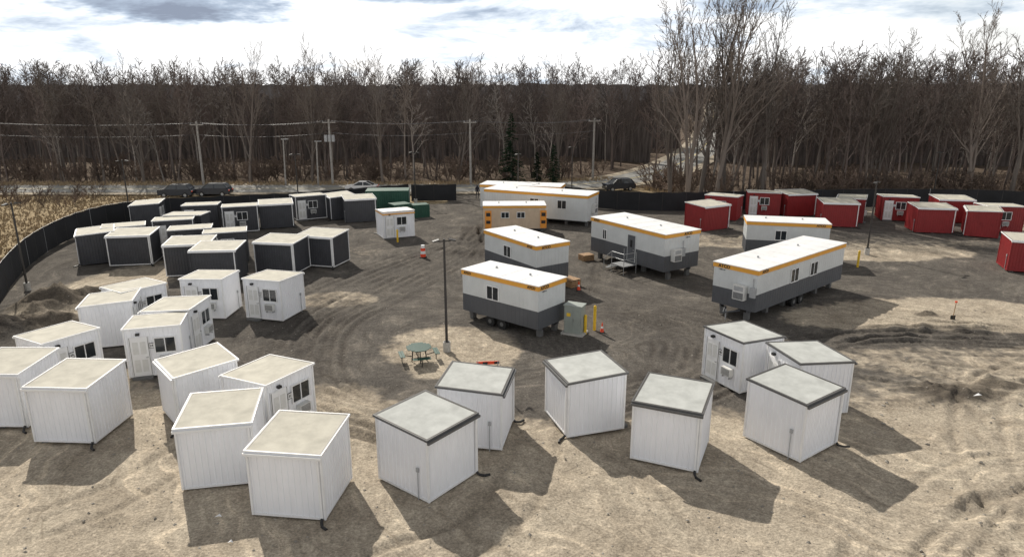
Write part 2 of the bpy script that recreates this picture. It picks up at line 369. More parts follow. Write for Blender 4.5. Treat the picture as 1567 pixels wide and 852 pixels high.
for p in((4.15,37.0,1.1),(4.75,37.6,1.45),(-10.3,60.9,1.1),(26.8,51.9,1.3)): bollard(*p)
def cone(x,y,s=1):
    a=MB();a.box(-.19,.19,-.19,.19,0.01,.04,'rubber');a.cyl((0,0,.04),(0,0,.3),.14,.09,12,'cone_orange');a.cyl((0,0,.3),(0,0,.45),.09,.065,12,'white_trim');a.cyl((0,0,.45),(0,0,.72),.065,.025,12,'cone_orange')
    o=obj('traffic_cone',a.mesh('cone'),None,(x,y,0));o.scale=(s,s,s)
for p in((5.15,37.3,.8),(4.6,45.7,.9)): cone(*p)
def barrel(x,y):
    a=MB();a.box(-.27,.27,-.27,.27,0.01,.06,'rubber')
    for i in range(4): a.cyl((0,0,.06+.24*i),(0,0,.30+.24*i-.001),.23-.02*i,.215-.02*i,14,'cone_orange' if i%2==0 else 'white_trim')
    obj('traffic_barrel',a.mesh('barrel'),None,(x,y,0))
barrel(-7.3,55.2)
a=MB()
for i in range(4):
    a.box(-.55+.29*i,-.30+.29*i,-.03,.03,.25,.38,'cone_orange' if i%2==0 else 'letter');
a.box(-.56,.56,-.022,.022,.24,.39,'cone_orange')
for s in(-.5,.5):
    a.cyl((s,-.2,0),(s,0,.42),.02,.02,6,'steel');a.cyl((s,.2,0),(s,0,.42),.02,.02,6,'steel')
obj('traffic_barricade',a.mesh('barricade'),None,(-1.2,32.0,0),.1)
e=empty('electrical_cabinet',(3.55,37.1,0),math.radians(-25))
a=MB();a.box(-.65,.65,-.5,.5,-.05,.12,'concrete');obj('pad',a.mesh('pad'),e)
a=MB();a.box(-.5,.5,-.36,.36,.121,1.7,'cabinet');a.box(-.55,.55,-.41,.41,1.702,1.75,'cabinet');a.box(-.47,-.01,-.375,-.361,.2,1.65,'cabinet');a.box(.01,.47,-.375,-.361,.2,1.65,'cabinet');a.box(.03,.06,-.42,-.376,.8,1.0,'steel')
a.box(-.35,-.12,-.385,-.376,1.1,1.3,'yellow_paint');obj('housing',a.mesh('housing'),e)
def crate(nm,x,y,rot,w,d,h):
    e=empty(nm,(x,y,0),rot);a=MB()
    for i in range(int(h/.15)):
        for s in(-1,1):
            a.box(-w/2,w/2,s*d/2-.015,s*d/2+.015,.02+.15*i,.14+.15*i,'wood');a.box(s*w/2-.015,s*w/2+.015,-d/2+.02,d/2-.02,.02+.15*i,.14+.15*i,'wood')
    n=int(w/.15)
    for i in range(n): a.box(-w/2+i*w/n,-w/2+(i+1)*w/n-.015,-d/2-.02,d/2+.02,h,h+.03,'wood')
    obj('planks',a.mesh('planks'),e)
crate('wooden_step_box',4.1,46.9,-.9,1.2,.9,.5);crate('wooden_crate',6.0,54.3,.5,1.0,.8,.45)
def picnic(x,y,rot):
    e=empty('picnic_table',(x,y,0),rot)
    a=MB();r=.62;z=.74
    for i in range(9):
        yy=-r+.06+i*(2*r-.12)/8; hw=min(r,r*1.4-abs(yy)) 
        a.box(-hw,hw,yy-.06,yy+.06,z,z+.035,'table_green')
    obj('table_top',a.mesh('top'),e)
    a=MB()
    for i in range(4):
        T=Matrix.Rotation(i*math.pi/2,4,'Z')
        a.box(-.45,.45,.76,.89,.44,.475,'table_green',T);a.box(-.45,.45,.90,1.01,.44,.475,'table_green',T)
    obj('benches',a.mesh('benches'),e)
    a=MB()
    for i in range(4):
        t=i*math.pi/2+math.pi/2;c,s=math.cos(t),math.sin(t)
        a.cyl((c*.3,s*.3,.72),(c*.38,s*.38,.02),.03,.03,6,'pole_dark');a.cyl((c*.35,s*.35,.3),(c*.88,s*.88,.42),.025,.025,6,'pole_dark');a.cyl((c*.88,s*.88,.43),(c*.88,s*.88,.02),.025,.025,6,'pole_dark')
    obj('legs',a.mesh('legs'),e)
picnic(-4.75,33.0,.3)
e=empty('marker_stake',(26.5,39.4,0));a=MB();a.cyl((0,0,0),(0.05,0,1.2),.022,.022,6,'wood');a.box(-.14,.14,-.02,.02,.05,.3,'plastic_black');a.box(-.02,.10,-.03,.03,1.1,1.2,'cone_orange');obj('stake',a.mesh('stake'),e)
def container(nm,x,y,rot,L,Wd,h):
    e=empty(nm,(x,y,0),rot);a=MB();X=L/2;Y=Wd/2
    for (p,q) in(((-X,-Y),(X,-Y)),((X,-Y),(X,Y)),((X,Y),(-X,Y)),((-X,Y),(-X,-Y))): corr(a,p,q,h,h,.12,'green_metal',.25,.03)
    a.box(-X-.03,X+.03,-Y-.03,Y+.03,h+.001,h+.08,'green_metal');a.box(-X-.03,X+.03,-Y-.03,Y+.03,.0,.119,'green_metal')
    for sx in(-1,1):
        for sy in(-1,1): a.box(sx*X-.06,sx*X+.06,sy*Y-.06,sy*Y+.06,.1,h,'green_metal')
    for u in(-.5,.5): a.cyl((X+.06,u*Y,.2),(X+.06,u*Y,h-.1),.025,.025,6,'steel')
    obj('shell',a.mesh('shell'),e)
container('shipping_container',-13.8,76.6,.1,4.6,2.4,2.4);container('waste_bin',-11.9,72.6,.6,1.9,1.6,1.5);container('waste_bin',-9.9,73.4,.4,1.7,1.3,1.3)
# ------------------------------------------------------------ fences
def fence(pts,h=2.1,name='privacy_fence'):
    e=empty(name,(0,0,0));a=MB();b=MB()
    P=[Vector(p) for p in pts];seg=[]
    for p,q in zip(P,P[1:]):
        n=max(1,round((q-p).length/2.6))
        for i in range(n): seg.append(p+(q-p)*i/n)
    seg.append(P[-1])
    for _ in range(6):
        seg=[seg[0]]+[(seg[i-1]+seg[i]*2+seg[i+1])/4 for i in range(1,len(seg)-1)]+[seg[-1]]
    for p,q in zip(seg,seg[1:]):
        d=(q-p).normalized();n=Vector((d.y,-d.x))*.02
        m=(p+q)/2+n*random.uniform(-2,2)
        for (s,t,h0,h1) in((p,m,h,h-.05),(m,q,h-.05,h)):
            a.poly([(s.x-n.x,s.y-n.y,.02),(t.x-n.x,t.y-n.y,.02),(t.x-n.x,t.y-n.y,h1),(s.x-n.x,s.y-n.y,h0)],'fabric')
            a.poly([(s.x+n.x,s.y+n.y,.02),(t.x+n.x,t.y+n.y,.02),(t.x+n.x,t.y+n.y,h1),(s.x+n.x,s.y+n.y,h0)],'fabric')
        b.cyl((p.x,p.y,-.1),(p.x,p.y,h+.07),.035,.035,6,'galv' if random.random()<.2 else 'pole_dark')
        b.cyl((p.x,p.y,h+.02),(q.x,q.y,h+.02),.022,.022,5,'pole_dark')
    obj('fabric',a.mesh('fence_fabric'),e);obj('posts',b.mesh('fence_posts'),e)
fence([(-26,30),(-33.6,43.3),(-38.3,52.7),(-40.7,61.5),(-41.5,68.5),(-39.5,72.2),(-34,73.6),(-28,74.9),(-22,77.5),(-17,80.4),(-12.5,83.4)])
fence([(-12.2,83.6),(-6.8,84.1)],2.0)
fence([(6,82),(9,77.5),(19.3,75.9),(22,77.3),(30.7,78.2),(42.9,79.8),(58.4,78.4),(68,72),(72,60)])
# ------------------------------------------------------------ cars
def car(nm,x,y,rot,paint,suv=True):
    e=empty(nm,(x,y,0),rot);e.scale=(.92,.95,.95)
    if suv: low=[(-2.25,.35),(-2.3,.75),(-2.25,1.05),(-1.3,1.12),(1.95,1.12),(2.25,.95),(2.3,.5),(2.2,.33)];top=[(-1.35,1.12),(-.65,1.66),(1.6,1.70),(2.1,1.12)]
    else: low=[(-2.25,.35),(-2.3,.7),(-2.2,.85),(-1.2,.95),(1.5,.97),(2.2,.9),(2.3,.5),(2.2,.33)];top=[(-1.2,.96),(-.4,1.4),(.8,1.42),(1.7,.97)]
    a=MB()
    def extr(mb,prof,w0,w1f,k):
        n=len(prof);i=len(mb.v)
        zs=[p[1] for p in prof];z0,z1=min(zs),max(zs)
        for s in(-1,1):
            for px,pz in prof: ww=w0+(w1f-w0)*(pz-z0)/(z1-z0);mb.v.append((px,s*ww,pz))
        for j in range(n):
            mb.f.append((i+j,i+(j+1)%n,i+n+(j+1)%n,i+n+j));mb.m.append(mb.mi(k))
        mb.f.append(tuple(range(i,i+n)));mb.m.append(mb.mi(k));mb.f.append(tuple(range(i+2*n-1,i+n-1,-1)));mb.m.append(mb.mi(k))
    extr(a,low,.9,.86,paint)
    zt=top[1][1]
    a.box(top[1][0]+.05,top[2][0]-.05,-.66,.66,zt+.001,zt+.045,paint)
    for s in(-1,1):
        for (xa,xb,za,zb_) in((top[0][0],top[1][0],1.1 if suv else .96,zt),(top[3][0],top[2][0],1.1 if suv else .96,zt),(.3,.3,1.1 if suv else .96,zt)):
            a.cyl((xa,s*.85,za),(xb,s*.68,zb_),.045,.04,5,paint)
    obj('body',a.mesh('car_body'),e)
    a=MB();extr(a,top,.84,.66,'glass_dark');obj('windows',a.mesh('car_glass'),e)
    a=MB()
    for xx in(-1.4,1.4):
        for s in(-1,1): a.cyl((xx,s*.72,.34),(xx,s*.93,.34),.34,.34,16,'rubber');a.cyl((xx,s*.931,.34),(xx,s*.94,.34),.2,.2,12,'steel')
    obj('wheels',a.mesh('car_wheels'),e)
    a=MB()
    for s in(-.65,.65): a.box(-2.33,-2.29,s-.15,s+.15,.72,.85,'light_glass');a.box(2.27,2.32,s-.15,s+.15,.75,.9,'cone_orange')
    obj('lights',a.mesh('car_lights'),e)
car('parked_car',-42.3,87.0,.05,'car_dark');car('parked_car',-38.0,88.0,.02,'car_dark');car('moving_car',-19.9,91.6,.02,'car_white',False)
car('parked_car',14.3,92.5,.3,'car_dark')
def person(x,y):
    J=[(0,0,.95),(0,0,1.2),(0,0,1.42),(0,0,1.55),(0,0,1.70),(.10,0,.92),(.12,-.06,.5),(.13,.03,.08),(-.10,0,.92),(-.12,.1,.5),(-.13,.12,.08),(.19,0,1.4),(.25,.03,1.12),(.24,-.08,.88),(-.19,0,1.4),(-.25,.05,1.12),(-.24,.02,.86),(.13,-.1,.05),(-.13,0.,.05)]
    E=[(0,1),(1,2),(2,3),(3,4),(0,5),(5,6),(6,7),(7,17),(0,8),(8,9),(9,10),(10,18),(2,11),(11,12),(12,13),(2,14),(14,15),(15,16)]
    Rr=[.15,.15,.15,.06,.10,.09,.065,.045,.09,.065,.045,.07,.05,.035,.07,.05,.035,.04,.04]
    me=bpy.data.meshes.new('person');me.from_pydata(J,E,[]);o=obj('person',me,None,(x,y,0),.3)
    s=o.modifiers.new('s','SKIN')
    for i,r in enumerate(Rr): me.skin_vertices[0].data[i].radius=(r,r*.8)
    me.skin_vertices[0].data[0].use_root=True
    o.modifiers.new('u','SUBSURF').levels=1;me.materials.append(M['cloth_dark'])
person(-4.3,85.5)
# ------------------------------------------------------------ ground
def vnoise(X,Y,sc,seed):
    r=np.random.default_rng(seed);G=r.random((256,256))
    x=X/sc+1000.3;y=Y/sc+1000.7;xi=np.floor(x).astype(int);yi=np.floor(y).astype(int);fx=x-xi;fy=y-yi
    fx=fx*fx*(3-2*fx);fy=fy*fy*(3-2*fy)
    g=lambda a,b:G[a%256,b%256]
    return (g(xi,yi)*(1-fx)+g(xi+1,yi)*fx)*(1-fy)+(g(xi,yi+1)*(1-fx)+g(xi+1,yi+1)*fx)*fy-.5
def fb(X,Y,sc,seed,o=4):
    t=0;a=1
    for i in range(o): t=t+a*vnoise(X,Y,sc,seed+i);sc/=2;a*=.5
    return t
def ss(a,b,x): t=np.clip((x-a)/(b-a),0,1);return t*t*(3-2*t)
def frontY(x): return np.interp(x,[-150,-60,-30,0,14,22,30,60,110],[99.5,98.5,99,99.5,104,86,85.5,84.5,80])
xs=np.concatenate([[-3000,-1500,-800,-400,-250,-170,-120,-95,-85],np.arange(-78,-26,.4),np.arange(-26,26,.16),np.arange(26,40,.25),np.arange(40,78,.4),[85,95,120,170,250,400,800,1500,3000]])
ys=np.concatenate([[-400,-150,-50,-10,4,9],np.arange(12,40,.12),np.arange(40,60,.2),np.arange(60,104,.35),[106,112,120,130,145,165,200,260,400,800,1600,3500]])
X,Y=np.meshgrid(xs,ys)
def fencex(Y): return np.interp(Y,[20,30,43.3,52.7,61.5,68.5,74,90],[-20,-26,-33.6,-38.3,-40.7,-41.5,-41,-41])
n1=fb(X,Y,7,1);n2=fb(X,Y,2.0,20);n3=fb(X,Y,.7,40,3)
E=((X-4)/46)**2+((Y-57)/31)**2
grav=1-ss(.82,1.12,E+n1*.3)
for cx,cy,rx,ry,s in((-3.0,35,4.7,4.3,1),(27,40.2,11,3.6,.9),(31,57,8,3.0,.8),(-12,43.5,3.0,2.0,.6),(21,62,8,3.,.6),(-15,57,4,2,.35),(38,61,9,2.5,.4),(-28,46,4,9,.8),(12,60,3,3,.2),(26,33,14,2.4,.5)):
    d=((X-cx)/rx)**2+((Y-cy)/ry)**2
    grav*=1-s*(1-ss(.5,1.35,d+n1*.7+n2*.3))
lane=(1-ss(3.2,5.5,np.abs(X+3.5-(Y-80)*.02)))*ss(70,80,Y)*(1-ss(90,92,Y));grav=np.maximum(grav,lane)
grav=np.clip(grav+n2*.15*(grav>0.02),0,1)
outL=ss(-1.0,1.5,fencex(Y)-X)
outB=ss(80.5,82.5,Y+np.interp(X,[-45,-38,-15],[7,6,0]));outR=ss(80,81.5,Y)*ss(4,8,X)
grass=np.clip(np.maximum(np.maximum(outL,outB),outR)+0*n1,0,1)*(1-lane)
litter=ss(-2.5,.5,Y-frontY(X))
dark=np.zeros_like(X);Z=n1*.05+n2*.035
near=1-ss(28,36,Y+n1*4);right=ss(12,20,X)*(1-ss(44,50,Y))
rough=np.clip(near+right+ss(-16,-22,X)*.6,0,1)*(1-grav*.7)
Z+=rough*(n2*.06+n3*.05)
def rut(pts,depth=.07,dk=.22):
    P=np.array(pts,float)
    t=np.linspace(0,len(P)-1,len(P)*8);px=np.interp(t,range(len(P)),P[:,0]);py=np.interp(t,range(len(P)),P[:,1])
    k=np.ones(7)/7;px=np.convolve(np.pad(px,3,'edge'),k,'valid');py=np.convolve(np.pad(py,3,'edge'),k,'valid')
    x0,x1=px.min()-2,px.max()+2;y0,y1=py.min()-2,py.max()+2
    ix=np.where((xs>x0)&(xs<x1))[0];iy=np.where((ys>y0)&(ys<y1))[0]
    if len(ix)==0 or len(iy)==0:return
    sl=np.s_[iy[0]:iy[-1]+1,ix[0]:ix[-1]+1];x=X[sl];y=Y[sl];best=np.full(x.shape,1e9);arc=np.zeros(x.shape);s=0
    for i in range(len(px)-1):
        ax,ay,bx,by=px[i],py[i],px[i+1],py[i+1];dx,dy=bx-ax,by-ay;l2=dx*dx+dy*dy+1e-9
        u=np.clip(((x-ax)*dx+(y-ay)*dy)/l2,0,1);d=np.hypot(x-ax-u*dx,y-ay-u*dy)
        m=d<best;best=np.where(m,d,best);arc=np.where(m,s+u*math.sqrt(l2),arc);s+=math.sqrt(l2)
    w=best-.85
    fade=ss(0,2,arc)*ss(0,2,s-arc)*np.clip(.75+1.2*n2[sl]+.8*n1[sl],0,1.5)
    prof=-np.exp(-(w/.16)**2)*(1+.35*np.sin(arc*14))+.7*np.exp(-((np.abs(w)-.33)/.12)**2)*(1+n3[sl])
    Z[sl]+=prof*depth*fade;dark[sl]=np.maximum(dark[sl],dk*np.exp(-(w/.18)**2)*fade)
rut([(8,14),(12,19),(17,22.5),(24,24),(34,24)]);rut([(9.5,13),(13.5,18),(19,21),(27,21.5)],.09)
rut([(14,13.5),(16,18),(18,24),(22,30),(30,34),(40,36)]);rut([(2,15),(5,18.5),(4,22),(1,25.5),(-1,30)],.05)
rut([(15,33),(20,30),(27,29),(36,31)]);rut([(17,35.5),(22,33),(30,32.5),(40,34)],.06);rut([(-18,18),(-14,20),(-12,24.5),(-8,29)],.05)
rut([(-6,14),(-4,17),(-.5,19),(1,24),(1.5,30)],.05);rut([(12,16),(18,17),(26,19),(30,21)],.07);rut([(20,14),(19,20),(21,27),(20,34)],.07)
rut([(17,46),(24,40),(33,38),(42,39)],.06);rut([(18,44),(25,38),(34,36)],.06)
for i in range(9):
    a0=8+i*.9;rut([(a0,12.5),(a0+3+i*.2,17),(a0+8,20+i*.35),(a0+16,21.5+i*.7),(a0+24,22+i)],.05,.16)
for i in range(8):
    q=random.uniform(-1.2,1.2)
    rut([(-4.6+1.3*i*.5,26-.4*i),(-9-.6*i,31-i*.2+q),(-9.5-.7*i+q,38+i*.3),(-7-.5*i,46+i),(-4.5-q,56+i),(-4+.4*i,70)],.05,.5)
    rut([(1,28-.5*i),(7+.5*i,31+q),(9+.8*i,36+i*.2),(6+q,42+i*.5),(-1-i*.5,54-q),(-3+.3*i,72)],.05,.5)
for i in range(6):
    q=random.uniform(-1,1)
    rut([(9+i,33+q),(20,36.5+i*.3),(30,36+q),(44,37-i*.4)],.05,.4);rut([(7+q,44+i),(8+.3*i,58+q),(14,63-i*.4),(24,62+q),(34,60-.6*i),(50,58+q)],.04,.4)
    rut([(-12+q,46+i*.4),(-20,44+q),(-26,43+i*.3)],.03,.3)
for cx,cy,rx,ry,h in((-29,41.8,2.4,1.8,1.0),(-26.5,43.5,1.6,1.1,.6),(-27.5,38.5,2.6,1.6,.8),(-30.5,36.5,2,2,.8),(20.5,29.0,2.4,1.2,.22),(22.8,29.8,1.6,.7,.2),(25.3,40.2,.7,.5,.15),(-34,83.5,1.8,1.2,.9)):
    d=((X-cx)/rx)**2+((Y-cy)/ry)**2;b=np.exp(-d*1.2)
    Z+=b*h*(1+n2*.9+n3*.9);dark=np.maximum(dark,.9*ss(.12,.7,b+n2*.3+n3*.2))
Z=np.where(grass>.5,Z+n2*.12,Z)
far=(np.abs(X)>80)|(Y>101)|(Y<10);Z=np.where(far,0,Z)
ny,nx=X.shape
me=bpy.data.meshes.new('ground')
V=np.stack([X,Y,Z],-1).reshape(-1,3).astype('f4')
I=np.arange(ny*nx).reshape(ny,nx)
F=np.stack([I[:-1,:-1],I[:-1,1:],I[1:,1:],I[1:,:-1]],-1).reshape(-1,4)
me.vertices.add(len(V));me.vertices.foreach_set('co',V.ravel())
me.loops.add(F.size);me.loops.foreach_set('vertex_index',F.ravel().astype('i4'))
me.polygons.add(len(F));me.polygons.foreach_set('loop_start',np.arange(0,F.size,4).astype('i4'));me.polygons.foreach_set('loop_total',np.full(len(F),4,'i4'))
me.update();me.validate()
me.polygons.foreach_set('use_smooth',np.ones(len(F),bool))
ca=me.color_attributes.new('mask','FLOAT_COLOR','POINT')
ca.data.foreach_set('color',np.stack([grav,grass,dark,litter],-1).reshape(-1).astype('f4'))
g=obj('ground',me)
m=bpy.data.materials.new('ground');m.use_nodes=True;nt=m.node_tree;N=nt.nodes;Lk=nt.links;bs=N['Principled BSDF']
bs.inputs['Roughness'].default_value=1.0;bs.inputs['Specular IOR Level'].default_value=.05
at=N.new('ShaderNodeAttribute');at.attribute_name='mask';sp=N.new('ShaderNodeSeparateColor');Lk.new(at.outputs['Color'],sp.inputs[0])
geo=N.new('ShaderNodeNewGeometry');pos=geo.outputs['Position']
def noise(scale,detail=5,rough=.6,vec=None,dist=0):
    n=N.new('ShaderNodeTexNoise');n.inputs['Scale'].default_value=scale;n.inputs['Detail'].default_value=detail;n.inputs['Roughness'].default_value=rough;n.inputs['Distortion'].default_value=dist
    Lk.new(vec if vec is not None else pos,n.inputs['Vector']);return n.outputs['Fac']
def math_(op,a,b=None,c=None,clamp=False):
    n=N.new('ShaderNodeMath');n.operation=op;n.use_clamp=clamp
    for i,v in enumerate((a,b,c)):
        if v is None:continue
        if isinstance(v,(int,float)): n.inputs[i].default_value=v
        else: Lk.new(v,n.inputs[i])
    return n.outputs[0]
def ramp(f,*st):
    r=N.new('ShaderNodeValToRGB');el=r.color_ramp.elements
    while len(el)<len(st): el.new(.5)
    for e_,(p,c) in zip(el,st): e_.position=p;e_.color=(*c,1) if len(c)==3 else c
    Lk.new(f,r.inputs['Fac']);return r.outputs['Color']
def mix(f,a,b,mode='MIX'):
    n=N.new('ShaderNodeMix');n.data_type='RGBA';n.blend_type=mode
    if isinstance(f,(int,float)): n.inputs[0].default_value=f
    else: Lk.new(f,n.inputs[0])
    Lk.new(a,n.inputs[6]);Lk.new(b,n.inputs[7]);return n.outputs[2]
nA=noise(.42,5,.68);nB=noise(1.5,5,.7);nC=noise(12,3,.8)
tan=ramp(nA,(.3,(.29,.245,.19)),(.5,(.385,.33,.26)),(.72,(.46,.40,.315)))
gcol=ramp(nA,(.3,(.085,.077,.070)),(.55,(.125,.113,.10)),(.75,(.185,.166,.143)))
grs=ramp(nB,(.3,(.19,.14,.085)),(.5,(.34,.265,.165)),(.7,(.42,.34,.225)))
edge=math_('ADD',sp.outputs[0],math_('MULTIPLY',math_('SUBTRACT',nB,.5),1.2))
ef=N.new('ShaderNodeMapRange');ef.interpolation_type='SMOOTHSTEP';ef.inputs[1].default_value=.22;ef.inputs[2].default_value=.72;Lk.new(edge,ef.inputs[0])
c=mix(ef.outputs[0],tan,gcol)
sx=N.new('ShaderNodeSeparateXYZ');Lk.new(pos,sx.inputs[0])
wobn=noise(.16,2,.5)
def polar(cx,cy,fr,fa,wob=.8):
    dx=math_('SUBTRACT',sx.outputs[0],cx);dy=math_('SUBTRACT',sx.outputs[1],cy)
    r=math_('SQRT',math_('ADD',math_('MULTIPLY',dx,dx),math_('MULTIPLY',dy,dy)))
    an=math_('ARCTAN2',dy,dx)
    r2=math_('ADD',r,math_('MULTIPLY',wobn,wob*9))
    cb=N.new('ShaderNodeCombineXYZ');Lk.new(math_('MULTIPLY',r2,fr),cb.inputs[0]);Lk.new(math_('MULTIPLY',an,fa),cb.inputs[1])
    return cb.outputs[0],r
s1,r1=polar(-3.0,36.0,2.0,2.6);s2,r2=polar(24,58,1.8,5.);s3,r3=polar(18,34,2.2,2.6)
w1=N.new('ShaderNodeMapRange');w1.inputs[1].default_value=10;w1.inputs[2].default_value=18;w1.inputs[3].default_value=1;w1.inputs[4].default_value=0;Lk.new(r1,w1.inputs[0])
def mixf(f,a,b):
    n=N.new('ShaderNodeMix');Lk.new(f,n.inputs[0]);Lk.new(a,n.inputs[2]);Lk.new(b,n.inputs[3]);return n.outputs[0]
yr=N.new('ShaderNodeMapRange');yr.inputs[1].default_value=38;yr.inputs[2].default_value=44;Lk.new(sx.outputs[1],yr.inputs[0])
st=mixf(w1.outputs[0],mixf(yr.outputs[0],noise(1,3,.7,s3),noise(1,3,.7,s2)),noise(1,3,.7,s1))
stc=ramp(st,(.32,(.62,.60,.58)),(.44,(.92,.92,.92)),(.54,(1.0,1.0,1.0)),(.66,(1.5,1.47,1.42)))
ng=math_('SUBTRACT',1.0,sp.outputs[1],clamp=True)
c=mix(math_('MULTIPLY',ng,math_('MULTIPLY',nA,1.35),clamp=True),c,mix(1.0,c,stc,'MULTIPLY'))
gr=math_('ADD',sp.outputs[1],math_('MULTIPLY',math_('SUBTRACT',nB,.5),.7))
gf=N.new('ShaderNodeMapRange');gf.inputs[1].default_value=.4;gf.inputs[2].default_value=.65;Lk.new(gr,gf.inputs[0])
c=mix(gf.outputs[0],c,grs)
lit=ramp(nB,(.3,(.08,.062,.048)),(.7,(.17,.13,.10)))
c=mix(at.outputs['Alpha'],c,lit)
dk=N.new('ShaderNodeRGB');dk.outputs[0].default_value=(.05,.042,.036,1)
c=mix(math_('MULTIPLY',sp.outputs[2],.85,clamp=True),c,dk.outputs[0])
c=mix(1.0,c,ramp(nC,(.3,(.62,.62,.62)),(.5,(1,1,1)),(.72,(1.5,1.5,1.48))),'MULTIPLY')
c=mix(1.0,c,ramp(noise(3.4,3,.75),(.3,(.78,.78,.78)),(.5,(1,1,1)),(.7,(1.22,1.22,1.22))),'MULTIPLY')
Lk.new(c,bs.inputs['Base Color'])
bp=N.new('ShaderNodeBump');bp.inputs['Strength'].default_value=.9;bp.inputs['Distance'].default_value=.06
hgt=noise(6,4,.75);Lk.new(hgt,bp.inputs['Height']);Lk.new(bp.outputs['Normal'],bs.inputs['Normal'])
me.materials.append(m)
R_=random.Random(3);V=[];F=[]
def hgt_at(x,y):
    i=int(np.searchsorted(ys,y));j=int(np.searchsorted(xs,x));return float(Z[i,j])
for _ in range(2600):
    y=12+R_.random()**1.3*30;x=R_.uniform(-.85,.85)*y+R_.gauss(0,2)
    s=.02+.05*R_.random()**3
    if x>14 and y<34 and R_.random()<.5: s*=1.6
    z=hgt_at(x,y);i=len(V)
    for q in((1,0,0),(0,1,0),(-1,0,0),(0,-1,0)): V.append((x+q[0]*s*R_.uniform(.6,1.4),y+q[1]*s*R_.uniform(.6,1.4),z+s*.15))
    V.append((x+R_.gauss(0,s*.2),y+R_.gauss(0,s*.2),z+s*R_.uniform(.5,1)))
    F+=[(i,i+1,i+4),(i+1,i+2,i+4),(i+2,i+3,i+4),(i+3,i,i+4)]
me=bpy.data.meshes.new('gravel_stones');me.from_pydata(V,[],F);me.materials.append(M['stone']);obj('gravel_stones',me)
a=MB()
for (x,y,s) in((20.8,28.4,.22),(-9.6,19.7,.12),(-8.7,18.4,.09)):
    z=hgt_at(x,y)+.02;a.poly([(x-s,y-s*.4,z),(x+s*.2,y-s*.6,z+.05),(x+s*.3,y+.02,z+.09)],'white_trim');a.poly([(x+s*.21,y-s*.6,z+.05),(x+s,y-.02,z),(x+s*.31,y+.02,z+.09)],'white_trim')
obj('plastic_litter',a.mesh('litter'))
# ------------------------------------------------------------ road
rp=[(-400,95),(-120,93.5),(-50,93.2),(-10,93.6),(4,95),(13,99),(20,106),(28,120),(41,150),(61,215),(108,380),(166,600)]
P=[Vector(p) for p in rp];pts=[]
for i in range(len(P)-1):
    for t in np.linspace(0,1,8,endpoint=False): pts.append(P[i].lerp(P[i+1],t))
pts.append(P[-1])
for _ in range(8): pts=[pts[0]]+[(pts[i-1]+pts[i]*2+pts[i+1])/4 for i in range(1,len(pts)-1)]+[pts[-1]]
defm('asphalt_old',(.27,.265,.25),.9,.15,.4,spec=.1);defm('road_paint',(.7,.55,.2),.7,.2,3);defm('shoulder',(.36,.31,.24),.95,.2,.6,spec=.1)
def ribbon(name,w0,w1,z,k):
    a=MB()
    for i in range(len(pts)-1):
        p,q=pts[i],pts[i+1];d0=(pts[min(i+1,len(pts)-1)]-pts[max(i-1,0)]).normalized();d1=(pts[min(i+2,len(pts)-1)]-p).normalized()
        n0=Vector((-d0.y,d0.x));n1_=Vector((-d1.y,d1.x))
        a.poly([(*(p+n0*w0),z),(*(q+n1_*w0),z),(*(q+n1_*w1),z),(*(p+n0*w1),z)],k)
    return obj(name,a.mesh(name))
ribbon('road_shoulder',-5.2,5.2,.13,'shoulder');ribbon('road',-3.4,3.4,.15,'asphalt_old');ribbon('road_marking',-.08,.08,.156,'road_paint')
